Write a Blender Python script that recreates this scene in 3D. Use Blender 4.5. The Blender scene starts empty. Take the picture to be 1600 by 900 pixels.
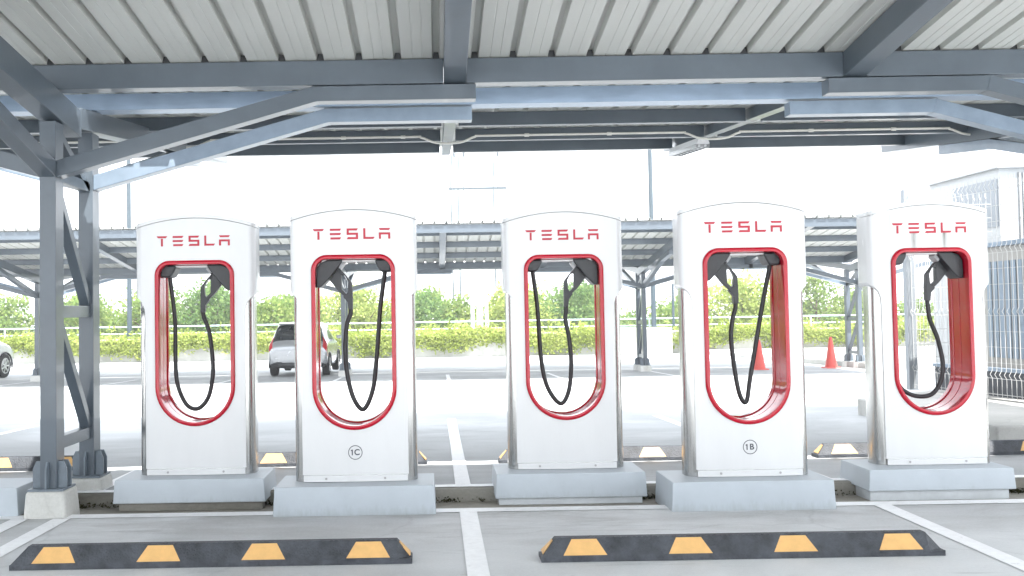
import bpy, bmesh, math, random
import numpy as np
from mathutils import Vector, Matrix
random.seed(7); rng = np.random.default_rng(11)
R = math.radians
S = bpy.context.scene
C = S.collection

# ------------------------------------------------------------ camera / light
SUN_EL, SUN_AZ = 60.0, -30.0      # elevation, sideways lean of the sun (behind the camera)
SKY_STRENGTH, SUN_STRENGTH, EXPOSURE = 0.13, 3.6, 2.10
cd = bpy.data.cameras.new('camera'); cam = bpy.data.objects.new('camera', cd); C.objects.link(cam)
cd.sensor_width = 36; cd.lens = 1500/1600*36; cd.shift_x = 0.075; cd.shift_y = -0.0075
cd.clip_start = 0.05; cd.clip_end = 3000
cam.location = (0, 0, 1.4)
cam.matrix_world = Matrix.Translation((0, 0, 1.4)) @ Matrix.Rotation(R(90)+math.atan(50/1500), 4, 'X') @ Matrix.Rotation(-0.0165, 4, 'Z')
S.camera = cam
W = bpy.data.worlds.new('World'); S.world = W; W.use_nodes = True
nt = W.node_tree; bg = nt.nodes['Background']
sky = nt.nodes.new('ShaderNodeTexSky'); sky.sky_type = 'NISHITA'; sky.sun_disc = False
sky.sun_elevation = R(SUN_EL); sky.sun_rotation = R(180+SUN_AZ)
sky.air_density = 1.0; sky.dust_density = 3.0; sky.ozone_density = 1.0
# bright thin cloud over most of the sky
tcw = nt.nodes.new('ShaderNodeTexCoord'); mpw = nt.nodes.new('ShaderNodeMapping'); mpw.inputs['Scale'].default_value = (1, 1, 2.5)
nw = nt.nodes.new('ShaderNodeTexNoise'); nw.inputs['Scale'].default_value = 2.2; nw.inputs['Detail'].default_value = 7
rw_ = nt.nodes.new('ShaderNodeMapRange'); rw_.inputs['From Min'].default_value = .25; rw_.inputs['From Max'].default_value = .55; rw_.inputs['To Min'].default_value = .55
nt.links.new(tcw.outputs['Generated'], mpw.inputs[0]); nt.links.new(mpw.outputs[0], nw.inputs['Vector']); nt.links.new(nw.outputs['Fac'], rw_.inputs[0])
mw = nt.nodes.new('ShaderNodeMix'); mw.data_type = 'RGBA'; mw.inputs[7].default_value = (7.0, 7.3, 7.7, 1)
nt.links.new(rw_.outputs[0], mw.inputs[0]); nt.links.new(sky.outputs[0], mw.inputs[6]); nt.links.new(mw.outputs[2], bg.inputs[0])
bg.inputs[1].default_value = SKY_STRENGTH
sd = bpy.data.lights.new('sun', 'SUN'); sd.energy = SUN_STRENGTH; sd.angle = R(0.6); sd.color = (1, .965, .91)
so = bpy.data.objects.new('sun', sd); C.objects.link(so)
sv = Vector((math.sin(R(180+SUN_AZ))*math.cos(R(SUN_EL)), math.cos(R(180+SUN_AZ))*math.cos(R(SUN_EL)), math.sin(R(SUN_EL))))
so.rotation_euler = sv.to_track_quat('Z', 'Y').to_euler(); so.location = (0, -5, 20)
S.view_settings.view_transform = 'Standard'; S.view_settings.look = 'None'
S.view_settings.exposure = EXPOSURE; S.view_settings.gamma = 1; S.view_settings.use_curve_mapping = False
S.render.engine = 'CYCLES'
S.cycles.max_bounces = 8; S.cycles.diffuse_bounces = 5; S.cycles.glossy_bounces = 4; S.cycles.transparent_max_bounces = 6

# ------------------------------------------------------------ materials
def mat(name, col, rough=.5, metal=0., var=.08, scale=6., bump=0., bscale=60., col2=None, spec=.5, coat=0., stretch=(1,1,1), rvar=.1, thr=None, grime=None, drips=None):
    m = bpy.data.materials.new(name); m.use_nodes = True
    t = m.node_tree; N = t.nodes; L = t.links; p = N['Principled BSDF']
    p.inputs['Metallic'].default_value = metal
    p.inputs['Specular IOR Level'].default_value = spec
    p.inputs['Coat Weight'].default_value = coat
    tc = N.new('ShaderNodeTexCoord'); mp = N.new('ShaderNodeMapping'); mp.inputs['Scale'].default_value = stretch
    L.new(tc.outputs['Object'], mp.inputs[0])
    nz = N.new('ShaderNodeTexNoise'); nz.inputs['Scale'].default_value = scale; nz.inputs['Detail'].default_value = 6; nz.inputs['Roughness'].default_value = .62
    L.new(mp.outputs[0], nz.inputs['Vector'])
    rp = N.new('ShaderNodeValToRGB')
    a, b = thr if thr else (.3, .7)
    rp.color_ramp.elements[0].position = a; rp.color_ramp.elements[1].position = b
    c1 = tuple(max(0, c*(1-var)) for c in col); c2 = col2 if col2 else tuple(min(1, c*(1+var)) for c in col)
    rp.color_ramp.elements[0].color = (*c1, 1); rp.color_ramp.elements[1].color = (*c2, 1)
    L.new(nz.outputs['Fac'], rp.inputs[0]); L.new(rp.outputs[0], p.inputs['Base Color'])
    mr = N.new('ShaderNodeMapRange'); mr.inputs['To Min'].default_value = max(.02, rough-rvar); mr.inputs['To Max'].default_value = min(1, rough+rvar)
    L.new(nz.outputs['Fac'], mr.inputs[0]); L.new(mr.outputs[0], p.inputs['Roughness'])
    if grime or drips:
        def mth(op, a, b=None, clamp=False):
            x = N.new('ShaderNodeMath'); x.operation = op; x.use_clamp = clamp
            for k_, v_ in enumerate((a, b)):
                if v_ is None: continue
                if isinstance(v_, (int, float)): x.inputs[k_].default_value = v_
                else: L.new(v_, x.inputs[k_])
            return x.outputs[0]
        sx_ = N.new('ShaderNodeSeparateXYZ'); L.new(tc.outputs['Object'], sx_.inputs[0])
        gm = N.new('ShaderNodeMapping'); gm.inputs['Scale'].default_value = (1, 1, .18); L.new(tc.outputs['Object'], gm.inputs[0])
        gn = N.new('ShaderNodeTexNoise'); gn.inputs['Scale'].default_value = 26; gn.inputs['Detail'].default_value = 6; gn.inputs['Roughness'].default_value = .7; L.new(gm.outputs[0], gn.inputs['Vector'])
        if grime:
            z0_, z1_, gc, ga = grime
            k1 = mth('DIVIDE', mth('SUBTRACT', sx_.outputs['Z'], z0_), z1_-z0_, True)          # 0 at the foot .. 1 clean
            f_ = mth('MULTIPLY', mth('SUBTRACT', mth('MULTIPLY', gn.outputs['Fac'], 1.7), mth('ADD', k1, .25), True), ga, True)
        else:
            f_ = None; gc = (.16, .16, .14)
            for (dx_, dz0, dz1, dw, da) in drips:
                wx = mth('SUBTRACT', 1.0, mth('DIVIDE', mth('ABSOLUTE', mth('SUBTRACT', sx_.outputs['X'], dx_)), dw), True)
                wz = mth('MULTIPLY', mth('LESS_THAN', sx_.outputs['Z'], dz1), mth('DIVIDE', mth('SUBTRACT', sx_.outputs['Z'], dz0), dz1-dz0, True))
                q_ = mth('MULTIPLY', mth('MULTIPLY', wx, mth('POWER', wz, .5)), mth('MULTIPLY', gn.outputs['Fac'], da), True)
                f_ = q_ if f_ is None else mth('ADD', f_, q_, True)
        mg = N.new('ShaderNodeMix'); mg.data_type = 'RGBA'; L.new(f_, mg.inputs[0]); L.new(rp.outputs[0], mg.inputs[6]); mg.inputs[7].default_value = (*gc, 1)
        L.new(mg.outputs[2], p.inputs['Base Color'])
    if bump:
        n2 = N.new('ShaderNodeTexNoise'); n2.inputs['Scale'].default_value = bscale; n2.inputs['Detail'].default_value = 5
        L.new(mp.outputs[0], n2.inputs['Vector'])
        bp = N.new('ShaderNodeBump'); bp.inputs['Strength'].default_value = bump; bp.inputs['Distance'].default_value = .01
        L.new(n2.outputs['Fac'], bp.inputs['Height']); L.new(bp.outputs[0], p.inputs['Normal'])
    return m

def concrete(name, light, dark, stain, streak=(1, 1, 1), stain_amt=.5, rough=.75, band=None):
    m = bpy.data.materials.new(name); m.use_nodes = True
    t = m.node_tree; N = t.nodes; L = t.links; p = N['Principled BSDF']; p.inputs['Roughness'].default_value = rough
    p.inputs['Specular IOR Level'].default_value = .35
    tc = N.new('ShaderNodeTexCoord'); mp = N.new('ShaderNodeMapping'); mp.inputs['Scale'].default_value = streak
    L.new(tc.outputs['Object'], mp.inputs[0])
    def noise(s, d, vec, r=.6, dist=0.):
        n = N.new('ShaderNodeTexNoise'); n.inputs['Scale'].default_value = s; n.inputs['Detail'].default_value = d
        n.inputs['Roughness'].default_value = r; n.inputs['Distortion'].default_value = dist; L.new(vec, n.inputs['Vector']); return n.outputs['Fac']
    def ramp(f, a, b, ca, cb):
        r = N.new('ShaderNodeValToRGB'); r.color_ramp.elements[0].position = a; r.color_ramp.elements[1].position = b
        r.color_ramp.elements[0].color = (*ca, 1); r.color_ramp.elements[1].color = (*cb, 1); L.new(f, r.inputs[0]); return r.outputs[0]
    def mix(f, a, b, mode='MIX'):
        x = N.new('ShaderNodeMix'); x.data_type = 'RGBA'; x.blend_type = mode
        if isinstance(f, float): x.inputs[0].default_value = f
        else: L.new(f, x.inputs[0])
        L.new(a, x.inputs[6])
        if isinstance(b, tuple): x.inputs[7].default_value = (*b, 1)
        else: L.new(b, x.inputs[7])
        return x.outputs[2]
    base = ramp(noise(.9, 8, mp.outputs[0], .65, .4), .35, .68, dark, light)
    st = ramp(noise(.55, 9, mp.outputs[0], .7, 1.2), .56, .74, (0, 0, 0), (stain_amt,)*3)
    c = mix(st, base, stain)
    # broad cloudy patches and thin dirty streaks
    bp_ = ramp(noise(.33, 5, tc.outputs['Object'], .55, .6), .44, .58, (0, 0, 0), (.52,)*3)
    c = mix(bp_, c, tuple(q*.64 for q in dark))
    sm = N.new('ShaderNodeMapping'); sm.inputs['Scale'].default_value = (.5, 3.2, 1); sm.inputs['Rotation'].default_value = (0, 0, .12); L.new(tc.outputs['Object'], sm.inputs[0])
    c = mix(ramp(noise(1.7, 8, sm.outputs[0], .72, .8), .57, .68, (0, 0, 0), (.48,)*3), c, tuple(q*.62 for q in dark))
    wv = N.new('ShaderNodeTexVoronoi'); wv.feature = 'DISTANCE_TO_EDGE'; wv.inputs['Scale'].default_value = .42
    wn = N.new('ShaderNodeTexNoise'); wn.inputs['Scale'].default_value = 1.3; wn.inputs['Detail'].default_value = 6; L.new(tc.outputs['Object'], wn.inputs['Vector'])
    wm_ = N.new('ShaderNodeMix'); wm_.data_type = 'VECTOR'; wm_.inputs[0].default_value = .35; L.new(tc.outputs['Object'], wm_.inputs[4]); L.new(wn.outputs['Color'], wm_.inputs[5]); L.new(wm_.outputs[1], wv.inputs['Vector'])
    c = mix(ramp(wv.outputs['Distance'], .0, .005, (.22,)*3, (0, 0, 0)), c, tuple(q*.5 for q in dark))
    if band:
        sy = N.new('ShaderNodeSeparateXYZ'); L.new(tc.outputs['Object'], sy.inputs[0])
        mr = N.new('ShaderNodeMapRange'); mr.inputs['From Min'].default_value = band[0]; mr.inputs['From Max'].default_value = band[1]; L.new(sy.outputs['Y'], mr.inputs[0])
        bm_ = N.new('ShaderNodeMapping'); bm_.inputs['Scale'].default_value = (.7, 2.0, 1); L.new(tc.outputs['Object'], bm_.inputs[0])
        mu = N.new('ShaderNodeMath'); mu.operation = 'MULTIPLY'; L.new(mr.outputs[0], mu.inputs[0])
        L.new(ramp(noise(1.5, 8, bm_.outputs[0], .7, .6), .40, .66, (0, 0, 0), (.6,)*3), mu.inputs[1])
        c = mix(mu.outputs[0], c, (.24, .235, .215))
    g = noise(55, 4, tc.outputs['Object'], .7)
    c = mix(.55, c, ramp(g, .3, .7, (.43, .43, .43), (.58, .58, .58)), 'OVERLAY')
    sp = ramp(noise(11, 5, tc.outputs['Object'], .75), .68, .76, (0, 0, 0), (.45,)*3)
    c = mix(sp, c, stain)
    L.new(c, p.inputs['Base Color'])
    bp = N.new('ShaderNodeBump'); bp.inputs['Strength'].default_value = .25; bp.inputs['Distance'].default_value = .006
    L.new(g, bp.inputs['Height']); L.new(bp.outputs[0], p.inputs['Normal'])
    return m

def worn_paint(name, paint, under, amt=(.60, .70)):
    m = mat(name, paint, .6, var=.06, scale=18)
    t = m.node_tree; N = t.nodes; L = t.links; p = N['Principled BSDF']
    src = p.inputs['Base Color'].links[0].from_socket
    tc = N.new('ShaderNodeTexCoord'); n = N.new('ShaderNodeTexNoise'); n.inputs['Scale'].default_value = 7; n.inputs['Detail'].default_value = 9; n.inputs['Roughness'].default_value = .75
    L.new(tc.outputs['Object'], n.inputs['Vector'])
    r = N.new('ShaderNodeValToRGB'); r.color_ramp.elements[0].position = amt[0]; r.color_ramp.elements[1].position = amt[1]; L.new(n.outputs['Fac'], r.inputs[0])
    x = N.new('ShaderNodeMix'); x.data_type = 'RGBA'; L.new(r.outputs[0], x.inputs[0]); L.new(src, x.inputs[6]); x.inputs[7].default_value = (*under, 1)
    L.new(x.outputs[2], p.inputs['Base Color'])
    return m

def leafmat(name, a, b, c):
    m = bpy.data.materials.new(name); m.use_nodes = True
    t = m.node_tree; N = t.nodes; L = t.links; N.remove(N['Principled BSDF']); out = N['Material Output']
    g = N.new('ShaderNodeNewGeometry'); r = N.new('ShaderNodeValToRGB')
    r.color_ramp.elements[0].color = (*a, 1); r.color_ramp.elements[1].color = (*c, 1)
    e = r.color_ramp.elements.new(.5); e.color = (*b, 1)
    tc = N.new('ShaderNodeTexCoord'); n = N.new('ShaderNodeTexNoise'); n.inputs['Scale'].default_value = .9; n.inputs['Detail'].default_value = 3
    L.new(tc.outputs['Object'], n.inputs['Vector'])
    ad = N.new('ShaderNodeMath'); ad.operation = 'MULTIPLY_ADD'; ad.inputs[1].default_value = .5; L.new(g.outputs['Random Per Island'], ad.inputs[0])
    s2 = N.new('ShaderNodeMath'); s2.operation = 'MULTIPLY_ADD'; s2.inputs[1].default_value = 1.2; s2.inputs[2].default_value = -.35; L.new(n.outputs['Fac'], s2.inputs[0])
    L.new(s2.outputs[0], ad.inputs[2]); L.new(ad.outputs[0], r.inputs[0])
    d = N.new('ShaderNodeBsdfDiffuse'); tr = N.new('ShaderNodeBsdfTranslucent'); mx = N.new('ShaderNodeMixShader'); mx.inputs[0].default_value = .5
    L.new(r.outputs[0], d.inputs[0]); L.new(r.outputs[0], tr.inputs[0]); L.new(d.outputs[0], mx.inputs[1]); L.new(tr.outputs[0], mx.inputs[2])
    L.new(mx.outputs[0], out.inputs[0]); return m

M = {}
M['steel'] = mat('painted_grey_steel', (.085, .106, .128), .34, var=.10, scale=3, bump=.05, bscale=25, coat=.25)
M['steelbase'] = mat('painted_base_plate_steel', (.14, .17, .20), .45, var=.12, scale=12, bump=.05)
M['steel2'] = mat('blue_grey_and_sunlit_steel', (.205, .26, .325), .32, var=.12, scale=5, bump=.05, bscale=20, coat=.25)  # blue-grey trim; on rear arms, canopy steel with sunlight put into its colour
M['steel_sunlit'] = mat('sunlit_purlin_steel', (.30, .385, .50), .34, metal=.25, var=.14, scale=9, stretch=(.25, 1, 1), bump=.05)  # canopy steel made lighter to carry the sun on the valley purlin
M['sheet'] = mat('roof_sheet_metal', (.55, .56, .535), .45, var=.07, scale=2.2, stretch=(1, .25, 1), bump=.04, bscale=9)
M['white'] = mat('white_gloss_panel', (.675, .68, .685), .24, var=.022, scale=3, stretch=(2.5, 2.5, .5), coat=.3, rvar=.05)
M['whitestain'] = mat('stained_white_panel', (.675, .68, .685), .24, var=.022, scale=3, stretch=(2.5, 2.5, .5), coat=.3, drips=((-.125, 1.58, 1.745, .030, 2.0), (.105, 1.58, 1.745, .028, 2.2), (-.02, 1.66, 1.745, .012, .6), (.22, 1.5, 1.745, .010, .5), (-.30, 1.2, 1.88, .012, .5), (.33, 1.1, 1.88, .010, .5)))
M['steelside'] = mat('brushed_stainless', (.50, .50, .49), .2, metal=1, var=.10, scale=30, stretch=(1, 1, .04), bump=.04, bscale=90, rvar=.07)
M['red'] = mat('red_gloss_trim', (.43, .0015, .018), .11, var=.06, scale=5, coat=.12, rvar=.04, spec=.4)
M['redletter'] = mat('red_lettering', (.44, .004, .025), .35, var=.03)
M['black'] = mat('black_plastic', (.022, .024, .028), .42, var=.2, scale=40, bump=.08, bscale=300)
M['cable'] = mat('black_cable_rubber', (.016, .016, .018), .5, var=.2, scale=30)
M['socket'] = mat('grey_socket_trim', (.35, .36, .37), .35, var=.05)
M['lightstrip'] = mat('pale_slot_ceiling', (.72, .72, .72), .5, var=.03)
M['ink'] = mat('dark_badge_ink', (.03, .035, .05), .5, var=.1)
M['screw'] = mat('steel_screw', (.35, .35, .35), .35, metal=1)
M['plinth'] = mat('plinth_grey_paint', (.44, .485, .525), .5, var=.06, scale=3.2, bump=.08, bscale=40, grime=(-.215, -.10, (.20, .20, .18), .55))
M['grout'] = mat('white_leg_paint', (.55, .58, .60), .6, var=.1, scale=9)
M['conc'] = concrete('parking_concrete', (.72, .735, .745), (.60, .615, .625), (.42, .425, .42), (.55, 1.3, 1), .6, band=(5.7, 6.8))
M['conc2'] = concrete('rear_concrete', (.48, .495, .505), (.38, .395, .405), (.27, .275, .27), (.35, 1.2, 1), .5)
M['drain'] = concrete('stained_channel_concrete', (.42, .40, .36), (.24, .225, .19), (.09, .08, .055), (.6, 2.2, 1), .9)
M['moss'] = concrete('mossy_lip_concrete', (.36, .35, .32), (.17, .16, .13), (.04, .04, .025), (1.3, 1, 3), .95)
M['kerb'] = concrete('kerb_concrete', (.52, .51, .49), (.40, .40, .38), (.2, .2, .18), (1, 1, 2), .5)
M['foot'] = concrete('white_footing', (.72, .72, .70), (.60, .60, .57), (.28, .27, .20), (1.5, 1.5, .7), .6)
M['line'] = worn_paint('white_road_paint', (.88, .89, .90), (.45, .45, .45))
M['lineworn'] = worn_paint('faded_road_paint', (.78, .79, .80), (.5, .51, .51), (.60, .74))
M['rubber'] = mat('black_rubber_stop', (.024, .028, .036), .62, var=.3, scale=9, col2=(.070, .078, .092))
t = M['rubber'].node_tree; v = t.nodes.new('ShaderNodeTexVoronoi'); v.inputs['Scale'].default_value = 75
tcn = t.nodes.new('ShaderNodeTexCoord'); t.links.new(tcn.outputs['Object'], v.inputs['Vector'])
bpn = t.nodes.new('ShaderNodeBump'); bpn.inputs['Strength'].default_value = .8; bpn.inputs['Distance'].default_value = .004; bpn.invert = True
t.links.new(v.outputs['Distance'], bpn.inputs['Height']); t.links.new(bpn.outputs[0], t.nodes['Principled BSDF'].inputs['Normal'])
M['orange'] = mat('orange_reflector', (.66, .39, .14), .5, var=.08, scale=20, bump=.06, bscale=200)
M['silver'] = mat('silver_car_paint', (.36, .375, .39), .25, metal=.5, var=.02, coat=.6)
M['wcar'] = mat('white_car_paint', (.78, .79, .80), .22, var=.02, coat=.6)
M['glass'] = mat('dark_car_glass', (.02, .024, .028), .06, var=.1, spec=.8, rvar=.03)
M['tail'] = mat('red_tail_lens', (.45, .012, .02), .15, var=.1, coat=.5)
M['lamp'] = mat('clear_lamp_lens', (.7, .72, .74), .12, var=.03, coat=.5)
M['tyre'] = mat('tyre_rubber', (.018, .018, .019), .75, var=.2, scale=20)
M['alloy'] = mat('alloy_wheel', (.5, .51, .52), .3, metal=.8, var=.05)
M['dark'] = mat('dark_trim', (.025, .027, .03), .5, var=.1)
M['plate'] = mat('licence_plate_white', (.7, .7, .7), .4, var=.03)
M['cone'] = mat('red_cone_plastic', (.62, .075, .06), .5, var=.08, scale=8)
M['rail'] = mat('pale_blue_rail_paint', (.52, .66, .70), .45, var=.08)
M['pole'] = mat('grey_blue_pole', (.03, .05, .065), .45, var=.08)
M['palepole'] = mat('pale_concrete_pole', (.62, .66, .68), .6, var=.06)
M['wall'] = concrete('planter_wall_concrete', (.56, .56, .53), (.44, .44, .41), (.25, .25, .20), (1, 1, .5), .5)
M['bwhite'] = mat('white_cladding', (.36, .37, .375), .5, var=.03, scale=2)
M['bgrey'] = mat('grey_cladding', (.22, .24, .26), .5, var=.05, scale=2)
M['cabinet'] = mat('cabinet_light_grey', (.36, .35, .33), .6, spec=.2, var=.05, scale=2)
M['bdark'] = mat('dark_louvre', (.05, .055, .065), .55, var=.2, scale=12)
M['wire'] = mat('galvanised_wire', (.50, .50, .49), .6, metal=.0, var=.05)
M['lampbody'] = mat('lamp_housing_white', (.75, .76, .78), .35, var=.03)
M['pvc'] = mat('cream_conduit', (.72, .71, .66), .45, var=.04)
M['grass'] = mat('far_grass', (.10, .13, .04), .9, var=.4, scale=.4)
M['bark'] = mat('bark', (.12, .09, .065), .9, var=.3, scale=12, bump=.5)
M['leafA'] = leafmat('leaf_mid_green', (.07, .14, .04), (.20, .29, .075), (.37, .41, .15))
M['leafB'] = leafmat('leaf_light_green', (.15, .22, .06), (.33, .40, .11), (.50, .53, .21))
M['leafC'] = leafmat('leaf_yellow_creeper', (.14, .19, .04), (.33, .40, .09), (.50, .53, .20))
M['moss_leaf'] = leafmat('moss_litter', (.02, .022, .01), (.05, .05, .022), (.10, .09, .05))
M['leafD'] = leafmat('leaf_deep_green', (.055, .125, .045), (.15, .25, .08), (.28, .36, .13))

# ------------------------------------------------------------ helpers
class MB:
    def __init__(s): s.v = []; s.f = []
    def add(s, vs, fs):
        n = len(s.v); s.v += [tuple(x) for x in vs]; s.f += [tuple(i+n for i in f) for f in fs]; return s
    def box(s, x0, x1, y0, y1, z0, z1):
        return s.add([(x0,y0,z0),(x1,y0,z0),(x1,y1,z0),(x0,y1,z0),(x0,y0,z1),(x1,y0,z1),(x1,y1,z1),(x0,y1,z1)],
                     [(0,3,2,1),(4,5,6,7),(0,1,5,4),(1,2,6,5),(2,3,7,6),(3,0,4,7)])
    def taper(s, x0, x1, y0, y1, z0, z1, k):
        return s.add([(x0,y0,z0),(x1,y0,z0),(x1,y1,z0),(x0,y1,z0),(x0+k,y0+k,z1),(x1-k,y0+k,z1),(x1-k,y1-k,z1),(x0+k,y1-k,z1)],
                     [(0,3,2,1),(4,5,6,7),(0,1,5,4),(1,2,6,5),(2,3,7,6),(3,0,4,7)])
    def bar(s, p, q, w, h, up=(0,0,1)):
        p = Vector(p); q = Vector(q); d = (q-p).normalized(); u = Vector(up)
        a = d.cross(u)
        if a.length < 1e-4: a = d.cross(Vector((0,1,0)))
        a.normalize(); b = a.cross(d).normalized(); a = a*w/2; b = b*h/2
        vs = [p-a-b, p+a-b, p+a+b, p-a+b, q-a-b, q+a-b, q+a+b, q-a+b]
        return s.add(vs, [(0,1,2,3),(7,6,5,4),(0,4,5,1),(1,5,6,2),(2,6,7,3),(3,7,4,0)])
    def tube(s, pts, r, n=8, cap=True):
        pts = [Vector(p) for p in pts]; rs = r if isinstance(r, (list, tuple)) else [r]*len(pts)
        base = len(s.v); up = None
        for i, p in enumerate(pts):
            d = (pts[min(i+1, len(pts)-1)]-pts[max(i-1, 0)]).normalized()
            if up is None:
                up = d.cross(Vector((0,1,0)))
                if up.length < 1e-3: up = d.cross(Vector((1,0,0)))
            up = (up - d*up.dot(d)).normalized(); sd_ = d.cross(up)
            for k in range(n):
                a = 2*math.pi*k/n; s.v.append(tuple(p+(up*math.cos(a)+sd_*math.sin(a))*rs[i]))
        for i in range(len(pts)-1):
            for k in range(n):
                a = base+i*n+k; b = base+i*n+(k+1)%n; s.f.append((a, b, b+n, a+n))
        if cap:
            s.f.append(tuple(base+k for k in range(n))[::-1]); e = base+(len(pts)-1)*n; s.f.append(tuple(e+k for k in range(n)))
        return s
    def prism(s, poly, axis, a, b):           # poly 2D; axis 'y': (x,z) swept a..b ; 'x': (y,z) ; 'z': (x,y)
        def P(u, v, t): return {'y': (u, t, v), 'x': (t, u, v), 'z': (u, v, t)}[axis]
        n = len(poly); vs = [P(u, v, a) for u, v in poly]+[P(u, v, b) for u, v in poly]
        return s.add(vs, [tuple(range(n)), tuple(range(2*n-1, n-1, -1))]+[(i, i+n, (i+1) % n+n, (i+1) % n) for i in range(n)])
    def mesh(s, name, m=None):
        me = bpy.data.meshes.new(name); me.from_pydata(s.v, [], s.f); me.update()
        bm = bmesh.new(); bm.from_mesh(me); bmesh.ops.recalc_face_normals(bm, faces=bm.faces); bm.to_mesh(me); bm.free()
        if m: me.materials.append(M[m] if isinstance(m, str) else m)
        return me
    def build(s, name, m, parent=None, bevel=0, smooth=None):
        return link(name, s.mesh(name, m), parent, bevel, smooth)
def link(name, me, parent=None, bevel=0, smooth=None):
    o = bpy.data.objects.new(name, me); C.objects.link(o)
    if parent: o.parent = parent
    if smooth: me.polygons.foreach_set('use_smooth', [True]*len(me.polygons)); me.set_sharp_from_angle(angle=R(smooth))
    if bevel:
        b = o.modifiers.new('bevel', 'BEVEL'); b.width = bevel; b.segments = 2; b.limit_method = 'ANGLE'; b.angle_limit = R(35)
    return o
def tag(o, label=None, cat=None, group=None, kind=None):
    for k, v in (('label', label), ('category', cat), ('group', group), ('kind', kind)):
        if v: o[k] = v
    return o
def empty(name, loc, label, cat, group=None, rz=0):
    o = bpy.data.objects.new(name, None); C.objects.link(o); o.location = loc; o.rotation_euler = (0, 0, rz); o.empty_display_size = .2
    return tag(o, label, cat, group)
def copy_tree(o, parent=None):
    c = o.copy(); C.objects.link(c)
    if parent: c.parent = parent
    for ch in [x for x in list(bpy.data.objects) if x.parent == o]: copy_tree(ch, c)
    return c
def smooth_path(pts, n=8):
    pts = [Vector(p) for p in pts]; out = []
    for i in range(len(pts)-1):
        p0 = pts[max(i-1, 0)]; p1 = pts[i]; p2 = pts[i+1]; p3 = pts[min(i+2, len(pts)-1)]
        for k in range(n):
            t = k/n; out.append(.5*((2*p1)+(p2-p0)*t+(2*p0-5*p1+4*p2-p3)*t*t+(-p0+3*p1-3*p2+p3)*t**3))
    return out+[pts[-1]]
def leaves(cent, size, flat=.4):
    n = len(cent); cent = np.asarray(cent)
    d = rng.normal(size=(n, 3)); d /= np.linalg.norm(d, axis=1)[:, None]
    u = np.cross(d, rng.normal(size=(n, 3))); u /= np.linalg.norm(u, axis=1)[:, None]+1e-9
    v = np.cross(d, u); s = (size*(.6+.8*rng.random(n)))[:, None]
    v4 = np.stack([cent-u*s*.5, cent+v*s*.28, cent+u*s*.5, cent-v*s*.28], 1).reshape(-1, 3)
    f = np.arange(4*n).reshape(-1, 4)
    me = bpy.data.meshes.new('leaves'); me.from_pydata(v4.tolist(), [], f.tolist()); me.update(); return me
SL = .021
def gz(y): return .06-SL*(y-7.3) if y > 7.3 else 0.

# ------------------------------------------------------------ ground
def sheet(name, xs, rows, m, kind='structure'):
    mb = MB(); vs = [(x, y, z) for (y, z) in rows for x in xs]; n = len(xs)
    mb.add(vs, [(j*n+i, j*n+i+1, (j+1)*n+i+1, (j+1)*n+i) for j in range(len(rows)-1) for i in range(n-1)])
    return tag(mb.build(name, m), kind=kind)
sheet('front_pavement', (-300, 300), [(-300, 0), (6.905, 0), (6.915, -.03)], 'conc')
sheet('drainage_channel', (-60, 60), [(6.915, -.03), (7.32, -.035)], 'drain')
sheet('channel_kerb', (-60, 60), [(7.32, -.035), (7.335, .058), (7.36, .064), (7.50, .062)], 'moss')
sheet('rear_pavement', (-300, 300), [(7.50, .0558), (30, gz(30)), (46.2, gz(46.2))], 'conc2')
sheet('grass_ground', (-300, -40, 40, 300), [(46.2, gz(46.2)), (47, -1.3), (60, -2.2), (140, -2.5), (400, -2.5)], 'grass')
def moss():
    pts = []
    for k in range(420):
        x = rng.uniform(-4.5, 5.5); m = rng.integers(6, 26); w = .03+.05*rng.random()
        if rng.random() < .5+.4*math.sin(x*2.3): continue
        pts.append(np.stack([x+rng.normal(0, w, m), 7.305-abs(rng.normal(0, .018, m)), -.03+abs(rng.normal(0, .016, m))], 1))
    return np.concatenate(pts)
def flat(name, poly, m, dz=.004):
    mb = MB(); mb.add([(x, y, (gz(y) if y > 7.5 else 0)+dz) for x, y in poly], [tuple(range(len(poly)))])
    return tag(mb.build(name, m), kind='structure')
flat('painted_cross_line', [(-30, 6.77), (30, 6.74), (30, 6.87), (-30, 6.895)], 'line')
tag(MB().add([(-60, 7.375, .0678), (60, 7.375, .0678), (60, 7.485, .0664), (-60, 7.485, .0664)], [(0, 1, 2, 3)]).build('painted_cross_line', 'line'), kind='structure')
for x in (.205, 3.10, 6.0, -5.6, -8.5):
    flat('painted_bay_line', [(x-.06, 1.2), (x+.06, 1.2), (x+.06, 6.755), (x-.06, 6.755)], 'line')
flat('painted_bay_line', [(-2.735, 1.2), (-2.615, 1.2), (-2.575, 6.765), (-2.695, 6.765)], 'line')
flat('painted_bay_line', [(-3.06, 1.2), (-2.94, 1.2), (-2.87, 6.77), (-2.99, 6.77)], 'line')
for x in (-11.2, -8.3, -5.5, -2.66, .19, 3.0):
    flat('painted_bay_line', [(x-.06, 7.53), (x+.06, 7.53), (x+.06, 13.2), (x-.06, 13.2)], 'lineworn')
for x in (-20, -17.1, -14.2, -11.3, -8.4, -5.5, -2.6, .3, 3.1, 6):
    flat('painted_bay_line', [(x-.05, 20.5), (x+.05, 20.5), (x+.05, 27.0), (x-.05, 27.0)], 'lineworn')
def slab(name, poly, h, m, z=None):
    mb = MB(); n = len(poly)
    top = [(x, y, gz(y)+h if z is None else z) for x, y in poly]; bot = [(x, y, gz(y)-.2) for x, y in poly]
    mb.add(top+bot, [tuple(range(n))]+[(i, i+n, (i+1) % n+n, (i+1) % n) for i in range(n)])
    return tag(mb.build(name, m, bevel=.02), kind='structure')
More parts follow.
